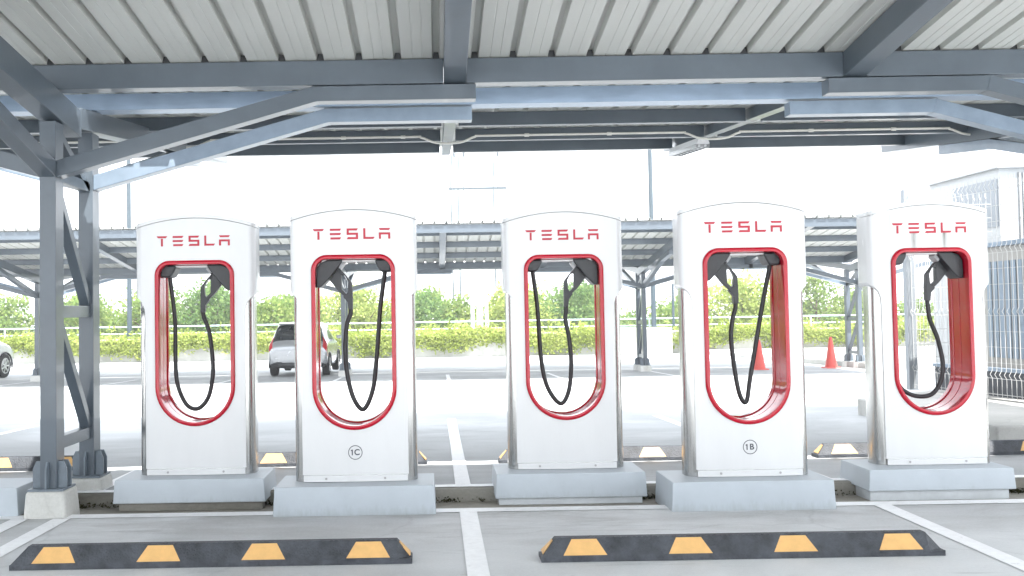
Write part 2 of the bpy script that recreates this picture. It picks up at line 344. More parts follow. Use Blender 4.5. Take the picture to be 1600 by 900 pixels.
slab('raised_pavement', [(5.62, 9.70), (40, 9.70), (40, 14.7), (8.4, 14.7), (5.60, 12.85)], .165, 'kerb', .165)
slab('far_raised_pavement', [(11.75, 26.0), (60, 25.3), (60, 46.2), (12.3, 46.2)], .16, 'kerb')
for x in (7.0, 8.2, 9.4):    # joints between kerb stones
    tag(MB().box(x, x+.012, 9.694, 9.72, .0, .16).build('kerb_joint', 'moss'), kind='structure')

# ------------------------------------------------------------ carport canopies
def build_canopy(root, x0, x1, cols, rafts, L1, L2, zo, ext=True, foot=None, pitch=.277, phase=.0, sp1=1.4, eave_beam=False):
    s1, s2 = .135, .078
    def rb(y): return (3.05+s1*(6.93-y) if y < 7.3 else 3.05+s2*(y-7.68))+zo     # underside of rafters / purlins
    def P(name, mb, m='steel', par=None, bev=.004): return mb.build(name, m, par or root, bevel=bev if ext else 0)
    # roof sheets: standing ribs over flat pans
    def roof(ya, yb, za, zb):
        prof = []; x = x0+phase
        while x < x1:
            prof += [(x, 0), (x+.070, 0), (x+.073, .003), (x+.076, .003), (x+.079, 0), (x+.139, 0), (x+.142, .003), (x+.145, .003), (x+.148, 0), (x+.213, 0), (x+.222, .056), (x+.262, .056), (x+.271, 0)]
            x += pitch
        mb = MB(); n = len(prof); t = .0015
        vs = [(px, ya, za+h) for px, h in prof]+[(px, yb, zb+h) for px, h in prof]+[(px, ya, za+h+t) for px, h in prof]+[(px, yb, zb+h+t) for px, h in prof]
        fs = [(i, i+1, n+i+1, n+i) for i in range(n-1)]+[(2*n+i, 3*n+i, 3*n+i+1, 2*n+i+1) for i in range(n-1)]
        fs += [(i, 2*n+i, 2*n+i+1, i+1) for i in range(n-1)]+[(n+i, n+i+1, 3*n+i+1, 3*n+i) for i in range(n-1)]
        P('roof_sheet', mb.add(vs, fs), 'sheet', None, 0)
    ye = 6.93-L1
    roof(ye-.36, 7.06, rb(ye-.36)+.182, rb(7.06)+.182)
    roof(7.32, 7.68+L2+.35, rb(7.32)+.137, rb(7.68+L2+.35)+.137)
    segs = [x0]+[r for r in rafts if x0+.3 < r < x1-.3 and r not in cols]+[x1]
    rw = .16
    k = 0; y = 6.93
    ys = []
    while y > ye-.05: ys.append(y); y -= sp1
    for j, y in enumerate(ys):
        mb = MB()
        for i in range(len(segs)-1):
            a = segs[i]+(rw/2 if i else 0); b = segs[i+1]-(rw/2 if i < len(segs)-2 else 0)
            d = .13 if j == 0 else .075
            mb.box(a+.002, b-.002, y-d/2, y+d/2, rb(y)+(0 if j == 0 else .035), rb(y)+.178)
        P('purlin', mb)
    if ext:
        mb = MB(); x = x0+phase; yy = 6.93
        while x < x1:
            mb.prism([(x+.216, rb(yy)+.182), (x+.225, rb(yy)+.230), (x+.259, rb(yy)+.230), (x+.268, rb(yy)+.182)], 'y', yy-.045, yy-.02); x += pitch
        mb.box(x0, x1, yy-.05, yy-.015, rb(yy)+.176, rb(yy)+.1825)
        P('rib_closure_strip', mb, 'dark', None, 0)
    if eave_beam:
        P('eave_beam', MB().box(x0, x1, ye-.30, ye-.24, rb(ye-.27)-.02, rb(ye-.27)+.165), 'steel')
    # far roof half
    y = 7.68; j = 0
    while y < 7.68+L2+.05:
        mb = MB()
        d = .18 if j == 0 else .075
        if j == 0: mb.box(x0, x1, y-.09, y+.09, rb(y)+.002, rb(y)+.134)
        else:
            for i in range(len(segs)-1):
                a = segs[i]+(rw/2 if i else 0); b = segs[i+1]-(rw/2 if i < len(segs)-2 else 0)
                mb.box(a+.002, b-.002, y-d/2, y+d/2, rb(y)+.004, rb(y)+.132)
        P('purlin', mb, 'steel_sunlit' if j == 0 and ext else 'steel'); y += 1.4; j += 1
    for r in rafts:
        if r in cols: continue
        c = rw/2
        mb = MB(); ya = ye-.2; yb = 6.998
        mb.add([(r-c,ya,rb(ya)),(r+c,ya,rb(ya)),(r+c,yb,rb(yb)-.004),(r-c,yb,rb(yb)-.004),(r-c,ya,rb(ya)+.176),(r+c,ya,rb(ya)+.176),(r+c,yb,rb(yb)+.172),(r-c,yb,rb(yb)+.172)],
               [(0,3,2,1),(4,5,6,7),(0,1,5,4),(1,2,6,5),(2,3,7,6),(3,0,4,7)])
        P('rafter', mb)
        c = .055; ya = 7.775; yb = 7.68+L2+.3; q = .02
        mb = MB(); mb.add([(r-c,ya,rb(ya)+q),(r+c,ya,rb(ya)+q),(r+c,yb,rb(yb)+q),(r-c,yb,rb(yb)+q),(r-c,ya,rb(ya)+.130),(r+c,ya,rb(ya)+.130),(r+c,yb,rb(yb)+.130),(r-c,yb,rb(yb)+.130)],
               [(0,3,2,1),(4,5,6,7),(0,1,5,4),(1,2,6,5),(2,3,7,6),(3,0,4,7)])
        P('rafter', mb)
    cb0 = lambda y: 2.83+zo+s1*(6.93-y); cb1 = lambda y: 2.845+zo+.105*(y-7.3)
    for c in cols:
        for (ya, yb, fz_, hh) in ((ye-.2, 7.30, cb0, .205), (7.302, 7.68+L2+.35, cb1, .165)):
            w = .08; mb = MB()
            mb.add([(c-w,ya,fz_(ya)),(c+w,ya,fz_(ya)),(c+w,yb,fz_(yb)),(c-w,yb,fz_(yb)),(c-w,ya,fz_(ya)+hh),(c+w,ya,fz_(ya)+hh),(c+w,yb,fz_(yb)+hh),(c-w,yb,fz_(yb)+hh)],
                   [(0,3,2,1),(4,5,6,7),(0,1,5,4),(1,2,6,5),(2,3,7,6),(3,0,4,7)])
            P('column_beam', mb)
        fz0, fz1 = foot(6.92), foot(7.67)
        for (yy, fz, nm) in ((6.92, fz0, 0), (7.665, fz1, 1)):
            top = cb0(6.92)-.012 if nm == 0 else cb1(7.67)-.01
            po = P('post', MB().box(c-.058, c+.058, yy-.075, yy+.075, fz+.19, top))
            fm = MB()
            for sx in (-1, 1):
                fm.prism([(c+sx*.059, fz+.2), (c+sx*.122, fz+.2), (c+sx*.122, fz+.33), (c+sx*.098, fz+.385), (c+sx*.059, fz+.385)], 'y', yy-.046, yy-.034)
                fm.prism([(c+sx*.059, fz+.2), (c+sx*.122, fz+.2), (c+sx*.122, fz+.33), (c+sx*.098, fz+.385), (c+sx*.059, fz+.385)], 'y', yy+.034, yy+.046)
            fm.prism([(yy-.076, fz+.2), (yy-.125, fz+.2), (yy-.125, fz+.34), (yy-.10, fz+.385), (yy-.076, fz+.385)], 'x', c-.006, c+.006)
            fm.box(c-.125, c+.125, yy-.13, yy+.11, fz+.186, fz+.20)
            P('base_plate', fm, 'steelbase', po, 0)
            mb = MB().taper(c-.155, c+.155, yy-.16, yy+.14, fz-.06, fz+.186, .018)
            mb.build('footing', 'foot', root, bevel=.02 if ext else 0)
        zc = zo
        for (a, b, w) in (((c, 6.995, 1.45+zc), (c, 7.59, 1.45+zc), .09), ((c, 6.995, .50+zc), (c, 7.59, .50+zc), .09), ((c, 6.995, 2.32+zc), (c, 7.59, 1.52+zc), .07),
                          ((c, 6.995, 1.38+zc), (c, 7.59, .56+zc), .07), ((c, 6.995, 2.76+zc), (c, 7.59, 2.42+zc), .06), ((c, 6.995, 2.44+zc), (c, 7.59, 2.44+zc), .08)):
            P('web_brace', MB().bar(a, b, .075, w))
        zk = 2.985+zo; zh = 2.475+zo
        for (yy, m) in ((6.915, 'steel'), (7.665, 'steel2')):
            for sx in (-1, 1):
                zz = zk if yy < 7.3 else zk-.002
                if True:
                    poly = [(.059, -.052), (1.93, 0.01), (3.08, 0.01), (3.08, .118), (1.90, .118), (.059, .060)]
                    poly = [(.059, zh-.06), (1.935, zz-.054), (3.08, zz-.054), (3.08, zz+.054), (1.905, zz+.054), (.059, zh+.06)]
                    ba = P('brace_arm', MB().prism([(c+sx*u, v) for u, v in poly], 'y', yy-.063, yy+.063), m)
                    if ext: P('weld_seam', MB().bar((c+sx*1.935, yy, zz-.057), (c+sx*1.905, yy, zz+.057), .008, .131, (0, 1, 0)), m, ba, 0)
        # depth arms under the rafters
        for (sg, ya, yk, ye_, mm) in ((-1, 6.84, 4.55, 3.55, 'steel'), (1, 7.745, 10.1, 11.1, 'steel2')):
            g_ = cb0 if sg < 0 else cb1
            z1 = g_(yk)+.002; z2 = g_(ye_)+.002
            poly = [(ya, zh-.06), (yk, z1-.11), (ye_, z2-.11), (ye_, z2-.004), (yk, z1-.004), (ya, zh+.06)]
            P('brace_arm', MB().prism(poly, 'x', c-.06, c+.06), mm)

near = empty('carport_canopy', (0, 0, 0), 'grey steel carport over the chargers with ribbed metal roof close overhead', 'carport')
build_canopy(near, -13.2, 7.62, (-11.37, -2.765, 5.93), (-11.37, -8.49, -5.6, -2.765,   .165, 3.05, 5.93), 9.0, 4.45, 0, True, lambda y: 0 if y < 7.3 else -.035, pitch=.2787, phase=-.109)  # roof lengthened out of view behind the camera to cut light on post fronts
far = empty('carport_canopy', (0, 0, 0), 'distant grey carport across the lot, its ribbed roof edge seen behind the chargers', 'carport')
far.location = (0, 20.1, 0)
build_canopy(far, -26, 11.75, (-19.9, -11.2, -2.6, 5.85, 11.9), (-25.5, -22.6, -19.9, -17, -14.1, -11.2, -8.3, -5.4, -2.6, .2, 3.0, 5.85, 8.8, 11.6), 4.5, 4.45, -.43, False, lambda y: -.37-.021*(y-6.92), eave_beam=True)

# fluorescent lamp under the right rafter, cream conduit along a purlin
lf = empty('fluorescent_lamp', (2.97, 10.5, 3.205), 'long white fluorescent lamp with grille under the canopy beam', 'lamp')
MB().prism([(-.075, .0), (.075, .0), (.045, .07), (-.045, .07)], 'y', 0, 1.3).build('lamp_housing', 'lampbody', lf, bevel=.004)
g = MB()
for i in range(9): g.box(-.07, .07, .05+i*.15, .062+i*.15, -.035, -.002)
g.box(-.076, -.070, .02, 1.28, -.04, -.001); g.box(.070, .076, .02, 1.28, -.04, -.001)
g.build('lamp_grille', 'socket', lf)
MB().tube([(-.035, .03, -.018), (-.035, 1.27, -.018)], .013).tube([(.035, .03, -.018), (.035, 1.27, -.018)], .013).build('lamp_tube', 'lampbody', lf, smooth=40)
lf.rotation_euler = (math.atan(.078), 0, 0)
cp = []
for r in (-2.72, .165, 3.05, 5.93):
    cp += [(r-.5, 10.41, 3.315), (r-.3, 10.41, 3.308), (r-.13, 10.40, 3.245), (r+.13, 10.40, 3.245), (r+.3, 10.41, 3.308), (r+.5, 10.41, 3.315)]
cp = [(-4.5, 10.41, 3.315)]+cp+[(7.5, 10.41, 3.315)]
mb = MB().tube(smooth_path(cp, 4), .0125, 8)
for x in (-1.8, -1.0, -.35, 1.0, 1.9, 4.1, 5.0): mb.tube([(x, 10.41, 3.315), (x+.05, 10.41, 3.315)], .019, 8)
tag(mb.build('conduit_pipe', 'pvc', smooth=40), 'thin cream conduit pipe clipped along the canopy purlins', 'pipe')

# ------------------------------------------------------------ charging posts
HW, HD, HT = .458, .142, 1.905
def planform(hw, hd, r, n=9, sag=.020):
    xs = []; e = hw-r
    for i in range(17): xs.append(-e+2*e*i/16)
    pts = [(x, hd-sag*(x/hw)**2) for x in xs]
    ye = hd-sag*(e/hw)**2
    rr = min(r, ye-.012)
    for i in range(1, n+1):
        a = math.pi/2*i/n; pts.append((e+r*math.sin(a), ye-rr+rr*math.cos(a)))
    left = [(-x, y) for x, y in pts[17:]][::-1]
    return left+pts
def fy(x, hw=HW, hd=HD, sag=.020): return -(hd-sag*(x/hw)**2)
def topz(x): return HT+.075*(1-(x/HW)**2)
def solid(pf, z0, zf):
    mb = MB(); n = len(pf)
    vs = []
    for x, y in pf:
        zt = zf(x); vs += [(x, -y, z0), (x, y, z0), (x, y, zt), (x, -y, zt)]
    fs = [(0, 1, 2, 3), tuple(4*(n-1)+k for k in (3, 2, 1, 0))]
    for i in range(n-1):
        a = 4*i; b = a+4
        fs += [(a, b, b+1, a+1), (a+1, b+1, b+2, a+2), (a+2, b+2, b+3, a+3), (a+3, b+3, b, a)]
    return mb.add(vs, fs)
SW, SB, ST, SR = .302, .37, 1.625, .115     # slot half width, bottom, top, upper corner radius
def slot_path(off=0., n=14):
    w = SW-off; pts = []
    for i in range(n*2+1):
        a = math.pi+math.pi*i/(2*n); pts.append((w*math.cos(a), SB+SW+w*math.sin(a)*1.0, (math.cos(a), math.sin(a))))
    r = SR-off
    for i in range(n+1):
        a = math.pi/2*i/n; pts.append((w-r+r*math.cos(a), ST-off-r+r*math.sin(a), (math.cos(a), math.sin(a))))
    for i in range(n+1):
        a = math.pi/2+math.pi/2*i/n; pts.append((-w+r+r*math.cos(a), ST-off-r+r*math.sin(a), (math.cos(a), math.sin(a))))
    return pts
def boolean(a, b, op):
    m = a.modifiers.new('b', 'BOOLEAN'); m.object = b; m.operation = op; m.solver = 'EXACT'
    dg = bpy.context.evaluated_depsgraph_get(); dg.update()
    me = bpy.data.meshes.new_from_object(a.evaluated_get(dg)); a.modifiers.clear(); old = a.data; a.data = me; bpy.data.meshes.remove(old)
def tmp(mb): return link('tmp', mb.mesh('tmp'))
slotcut = tmp(MB().prism([(x, z) for x, z, _ in slot_path(.006)], 'y', -.5, .5))
slotcut2 = tmp(MB().prism([(x, z) for x, z, _ in slot_path(.006)], 'y', -.5, .5))
# white shell: head flaring over a narrower tongue
tw = .378
sil = [(-tw, .05), (tw, .05), (tw, 1.20)]
for i in range(1, 8): a = i/7; sil.append((tw+(HW-.018-tw)*a**2.0, 1.20+.10*a+.0))
sil = [(-tw, .052), (tw, .052), (tw, 1.20), (tw+.004, 1.255), (tw+.018, 1.30), (tw+.040, 1.328), (HW-.012, 1.350), (HW+.01, 1.39), (HW+.01, 2.1), (-HW-.01, 2.1), (-HW-.01, 1.39), (-HW+.012, 1.350), (-tw-.040, 1.328), (-tw-.018, 1.30), (-tw-.004, 1.255), (-tw, 1.20)]
white = tmp(solid(planform(HW, HD, .062), .0, lambda x: topz(x)-.034)); silo = tmp(MB().prism(sil, 'y', -.5, .5))
boolean(white, silo, 'INTERSECT'); boolean(white, slotcut, 'DIFFERENCE')
steel = tmp(solid(planform(.441, HD-.011, .085, sag=.030), .0, lambda x: 1.36)); boolean(steel, slotcut, 'DIFFERENCE')
cap = tmp(solid(planform(HW+.003, HD+.003, .062), 1.85, topz)); lowc = tmp(solid(planform(HW+.05, HD+.05, .05), 1.5, lambda x: topz(x)-.030)); boolean(cap, lowc, 'DIFFERENCE')
me_white, me_steel, me_cap = white.data, steel.data, cap.data
for o in (white, silo, steel, cap, lowc, slotcut, slotcut2): bpy.data.objects.remove(o)
me_white.materials.clear(); me_white.materials.append(M['white']); me_steel.materials.clear(); me_steel.materials.append(M['steelside']); me_cap.materials.clear(); me_cap.materials.append(M['white'])
for m_, nm in ((me_white, 'shell'), (me_steel, 'side_panels'), (me_cap, 'top_cap')): m_.name = nm
# red liner ring: section swept round the slot, following the bowed front
def liner():
    mb = MB(); T = .031; base = slot_path(0); n = len(base); rows = []
    sec = []
    def sect(front):
        s = []
        for o, dy in ((0., .0), (.0, .010), (.006, .017), (.018, .020), (.030, .017), (T, .009), (T+.001, -.030), (T-.006, -.034), (T-.006, -.05)): s.append((o, dy))
        return s
    for x, z, (nx, nz) in base:
        f = -fy(x)
        row = [(x-nx*o, -(f+dy), z-nz*o) for o, dy in sect(1)]
        row += [(x-nx*(T-.006), -.006, z-nz*(T-.006)), (x-nx*(T-.012), -.004, z-nz*(T-.012)), (x-nx*(T-.012), .004, z-nz*(T-.012)), (x-nx*(T-.006), .006, z-nz*(T-.006))]
        row += [(x-nx*o, (f+dy), z-nz*o) for o, dy in sect(1)[::-1]]
        rows.append(row)
    k = len(rows[0]); vs = [p for r in rows for p in r]
    fs = [(i*k+j, ((i+1) % n)*k+j, ((i+1) % n)*k+(j+1) % k, i*k+(j+1) % k) for i in range(n) for j in range(k)]
    return mb.add(vs, fs).mesh('slot_trim', 'red')
me_liner = liner()
# kick strip and screws
ks = MB(); xs = [-tw+.006+(2*tw-.012)*i/16 for i in range(17)]
for a, b in zip(xs[:-1], xs[1:]):
    ks.add([(a, fy(a)-.004, .004), (b, fy(b)-.004, .004), (b, fy(b)-.004, .047), (a, fy(a)-.004, .047), (a, fy(a)+.03, .004), (b, fy(b)+.03, .004), (b, fy(b)+.03, .047), (a, fy(a)+.03, .047)],
           [(0, 1, 2, 3), (3, 2, 6, 7), (0, 4, 5, 1)])
me_kick = ks.mesh('kick_strip', 'white')
me_screw = MB().tube([(0, 0, 0), (0, -.004, 0)], .0085, 10).mesh('screw', 'screw')
# lettering, built as thin raised polygons that follow the bowed front
def letters(polys, h, name, m, out=.0025, backing=False):
    mb = MB()
    for poly in polys:
        n = len(poly); vs = [(x, fy(x)-out, z) for x, z in poly]+[(x, fy(x)+.002, z) for x, z in poly]
        mb.add(vs, [tuple(range(n))]+[(i, i+n, (i+1) % n+n, (i+1) % n) for i in range(n)])
    return mb.mesh(name, m)
lw, lh, adv, st = .082, .078, .1155, .0155
def LX(i): return -.268+i*adv*1.0
Lz = 1.605+.0
def sh(x, z): return (x, z)
def word(x0, z0):
    ps = []
    a = lambda i: x0+i*adv
    h = lh; w = lw; s = st
    x = a(0); ps += [[(x, z0+h), (x+.010, z0+h-s), (x+w-.010, z0+h-s), (x+w, z0+h)], [(x+w/2-s/2, z0), (x+w/2+s/2, z0), (x+w/2+s/2, z0+h-s-.003), (x+w/2-s/2, z0+h-s-.003)]]
    x = a(1)+.008
    for k in (0, 1, 2):
        zz = z0+k*(h-s)/2; d = .008
        ps.append([(x+(d if k == 0 else 0), zz), (x+w-d, zz), (x+w, zz+s), (x, zz+s)] if k != 0 else [(x+.004, zz), (x+w-d, zz), (x+w, zz+s), (x+.004, zz+s)])
    x = a(2)+.014; m_ = z0+(h-s)/2
    ps += [[(x, z0+h-s), (x+w-.010, z0+h-s), (x+w, z0+h), (x, z0+h)], [(x, m_), (x+s, m_+s), (x+s, z0+h-s), (x, z0+h-s)], [(x, m_), (x+w, m_), (x+w, m_+s), (x+s, m_+s)],
           [(x+w-s, z0+s), (x+w, z0), (x+w, m_), (x+w-s, m_)], [(x, z0), (x+w, z0), (x+w-s, z0+s), (x+.008, z0+s)]]
    x = a(3)+.018; ps += [[(x, z0), (x+s, z0+s), (x+s, z0+h), (x, z0+h)], [(x, z0), (x+w-.010, z0), (x+w, z0+s), (x+s, z0+s)]]
    x = a(4)+.014; q = z0+h-s*2.05
    ps += [[(x+.008, z0+h-s*.95), (x+w-.008, z0+h-s*.95), (x+w, z0+h), (x, z0+h)], [(x, q-s), (x+s, q-s), (x+w-s, q-s), (x+w, q-s), (x+w, q), (x, q)],
           [(x, z0), (x+s, z0), (x+s, q-s), (x, q-s)], [(x+w-s, z0), (x+w, z0), (x+w, q-s), (x+w-s, q-s)]]
    return ps
wp = word(-.286, 1.735); me_word = []
for a, b in ((0, 2), (2, 5), (5, 10), (10, 12), (12, 16)): me_word.append(letters(wp[a:b], .08, 'letter', 'redletter'))
def badge(txt):
    ps = MB(); n = 40
    for k in range(n):
        a, b = 2*math.pi*k/n, 2*math.pi*(k+1)/n
        q = [(r*math.cos(t), r*math.sin(t)+.21) for r, t in ((.046, a), (.051, a), (.051, b), (.046, b))]
        ps.add([(x, fy(x)-.0015, z) for x, z in q], [(0, 1, 2, 3)])
    cu = bpy.data.curves.new('t', 'FONT'); cu.body = txt[1:]; cu.size = .058; cu.align_x = 'CENTER'; cu.align_y = 'CENTER'; cu.offset = .0012
    o = bpy.data.objects.new('t', cu); C.objects.link(o); dg = bpy.context.evaluated_depsgraph_get(); dg.update()
    me = bpy.data.meshes.new_from_object(o.evaluated_get(dg)); bpy.data.objects.remove(o)
    one = [(-.026, -.020), (-.018, -.020), (-.018, .021), (-.024, .021), (-.033, .014), (-.030, .009), (-.026, .012)]
    ps.add([(x, fy(x)-.0016, z+.21) for x, z in one], [tuple(range(7))])
    ps.add([(v.co.x+.012, fy(v.co.x)-.0016, v.co.y+.21) for v in me.vertices], [tuple(p.vertices) for p in me.polygons])
    return ps.mesh('number_badge', 'ink')
# holster, socket trim, handle (built for a holster on the LEFT, sx=-1 keeps it, sx=+1 mirrors it)
def holster(sx):
    w = SW-.0305
    poly = [(-w+.0, 1.398), (-w+.012, 1.392), (-w+.035, 1.396), (-.215, 1.418), (-.187, 1.447), (-.111, 1.541), (-.080, 1.588), (-.088, 1.592), (-w+.085, 1.592), (-w+.03, 1.572), (-w+.004, 1.53)]
    return MB().prism([(-sx*x if sx > 0 else x, z) for x, z in poly], 'y', -.085, .075).mesh('holster', 'black')
def trim(sx):
    poly = [(-.082, 1.583), (-.066, 1.562), (-.098, 1.522), (-.113, 1.540)]
    return MB().prism([(-x if sx > 0 else x, z) for x, z in poly], 'y', -.05, .04).mesh('socket_trim', 'socket')
def handle(sx, ex=-.045, ez=1.24):
    # a solid neck and a loop round an open window, in a vertical plane
    f = (lambda x: -x) if sx > 0 else (lambda x: x)
    mb = MB()
    def strip(pts, y0=-.022, y1=.022):
        n = len(pts); vs = [(f(a[0]), y0, a[1]) for a, b in pts]+[(f(b[0]), y0, b[1]) for a, b in pts]+[(f(a[0]), y1, a[1]) for a, b in pts]+[(f(b[0]), y1, b[1]) for a, b in pts]
        fs = []
        for i in range(n-1):
            fs += [(i, i+1, n+i+1, n+i), (2*n+i, 3*n+i, 3*n+i+1, 2*n+i+1), (i, 2*n+i, 2*n+i+1, i+1), (n+i, n+i+1, 3*n+i+1, 3*n+i)]
        fs += [(0, n, 3*n, 2*n), (n-1, 3*n-1, 4*n-1, 2*n-1)]
        mb.add(vs, fs)
    ring = [((-.112, 1.537), (-.095, 1.482)), ((-.072, 1.494), (-.070, 1.480)), ((-.0191, 1.427), (-.0436, 1.431)), ((-.015, 1.349), (-.0475, 1.366)), ((-.045, 1.300), (-.060, 1.345)), ((-.120, 1.369), (-.093, 1.379)), ((-.182, 1.447), (-.095, 1.476)), ((-.112, 1.537), (-.095, 1.482))]
    strip(ring)
    pp = [(-.0155, 1.356), (-.0155, 1.228), (-.0475, 1.228), (-.053, 1.286), (-.085, 1.326), (-.060, 1.343), (-.046, 1.36)]
    t2 = MB().prism([(f(x), z) for x, z in pp], 'y', -.024, .024); mb.add(t2.v, t2.f)
    return mb.mesh('connector_handle', 'black')
def gland(sx):
    w = SW-.0305; s = -sx
    poly = [(w, 1.592), (w-.115, 1.592), (w-.113, 1.565), (w-.085, 1.512), (w-.070, 1.500), (w-.004, 1.500), (w, 1.515)]
    return MB().prism([(s*x if s < 0 else x, z) for x, z in poly], 'y', -.09, .075).mesh('cable_gland', 'black')
HM = {}
for sx in (-1, 1): HM[sx] = (holster(sx), trim(sx), handle(sx), gland(sx))
me_strip = MB().box(-.165, .165, -.07, .07, 1.578, 1.5885).mesh('slot_light_panel', 'lightstrip')
def plinth(w0, w1, y0, y1, raised):
    return MB().add([(-w1, y0-.006, raised), (w0, y0-.006, raised), (w0, y1+.006, raised), (-w1, y1+.006, raised), (-w1+.012, y0, .2), (w0-.012, y0, .2), (w0-.012, y1, .2), (-w1+.012, y1, .2)],
                    [(0,3,2,1),(4,5,6,7),(0,1,5,4),(1,2,6,5),(2,3,7,6),(3,0,4,7)])
chargers = [
 # x, y(front plane of slot), holster side (-1 left), badge, cable pts, label
 (-1.83, 7.30, 1, None, [(-.204,1.71),(-.186,1.374),(-.184,1.079),(-.17,.882),(-.103,.724),(-.014,.689),(.065,.771),(.101,.927),(.102,1.074),(.079,1.271)],
  'leftmost white charging post beside the grey column, its cable hanging in a wide U', .028, .555, .57),
 (-.59, 6.90, -1, '1C', [(.214,1.724),(.186,1.444),(.153,1.072),(.121,.84),(.054,.703),(-.014,.773),(-.059,.936),(-.075,1.122),(-.063,1.308)],
  'white charging post marked 1C in a circle, with red rimmed slot', -.03, .57, .565),
 (.977, 7.30, 1, None, [(-.22,1.698),(-.191,1.426),(-.17,1.032),(-.125,.811),(-.029,.682),(.037,.774),(.061,.979),(.05,1.176),(.024,1.324)],
  'unnumbered white charging post standing between the posts marked 1C and 1B', .02, .56, .56),
 (2.211, 6.85, -1, '1B', [(.206,1.698),(.167,1.444),(.113,1.167),(.059,.892),(.026,.717),(-.019,.764),(-.051,.939),(-.072,1.17),(-.059,1.309)],
  'white charging post marked 1B in a circle, its cable hanging in a narrow V', -.03, .53, .607),
 (3.731, 7.22, 1, None, [(-.209,1.697),(-.238,1.381),(-.246,.993),(-.214,.799),(-.11,.71),(.026,.708),(.102,.794),(.131,.938),(.098,1.133),(.045,1.279)],
  'rightmost white charging post with dark drip stains below its red lettering, by the mesh fence', .045, .474, .60)]
BZ = .20
for i, (x, y, sx, bd, cab, label, raised, pw0, pw1) in enumerate(chargers):
    yo = y+HD-.012
    root = empty('charging_post', (x, yo, BZ), label, 'charging post', 'white charging posts with red slots')
    mw_ = me_white
    if i == 4:
        mw_ = me_white.copy(); mw_.materials.clear(); mw_.materials.append(M['whitestain'])
    link('shell', mw_, root, 0, 25); link('side_panels', me_steel, root, 0, 25); link('top_cap', me_cap, root, .006, 25)
    link('slot_trim', me_liner, root, 0, 50); k_ = link('kick_strip', me_kick, root, 0, 30)
    for px in (-.21, .21):
        s_ = link('screw', me_screw, k_); s_.location = (px, fy(px)-.004, .026)
    [link('letter', q_, root) for q_ in me_word]; link('slot_light_panel', me_strip, root)
    if bd: link('number_badge', badge(bd), root)
    h_, t_, n_, g_ = HM[sx]
    ho = link('holster', h_, root, .008); link('socket_trim', t_, ho, .003)
    hx = .031 if sx > 0 else -.031
    # cable: from gland to handle
    pts = [(a, -.005, z-BZ) for a, z in cab]
    gx = -sx*(SW-.036-.045)
    path = [(gx, -.004, 1.53), (gx, -.004, 1.49)]+[p for p in pts[1:]]
    end = pts[-1]
    hand = link('connector_handle', n_, root, .006)
    # set the handle's tail on the cable's end
    tx = (-.031 if sx < 0 else .031)
    path = [p for p in path if not (p[2] > 1.18 and abs(p[0]-tx) < .09 and p[2] < 1.45)]
    path += [(tx+(end[0]-tx)*.15, -.002, 1.19), (tx, 0, 1.232)]
    MB().tube(smooth_path(path, 7), .0165, 10).build('cable', 'cable', root, smooth=60)
    link('cable_gland', g_, root, .012)
    # plinth in world-like coordinates of the root
    pr = 'white charging post plinth'
    P_ = plinth(pw0, pw1, -.19-HD+.02, .19, raised-BZ+0)
    P_.v = [(a, b, c-.2 if c == .2 else c) for a, b, c in P_.v]
    pl = P_.build('plinth', 'plinth', root, bevel=.006)
    if raised > 0:
        MB().box(-pw1+.03, pw0-.03, -.27, .15, -BZ-.035, raised-BZ-.001).build('plinth_footing', 'grout' if i else 'moss', pl)
# empty plinth left of the column
tag(MB().taper(-4.3, -2.985, 6.86, 7.33, -.0, .20, .018).build('concrete_plinth', 'plinth', bevel=.006), 'low grey plinth at the left edge beside the white column footing', 'plinth')

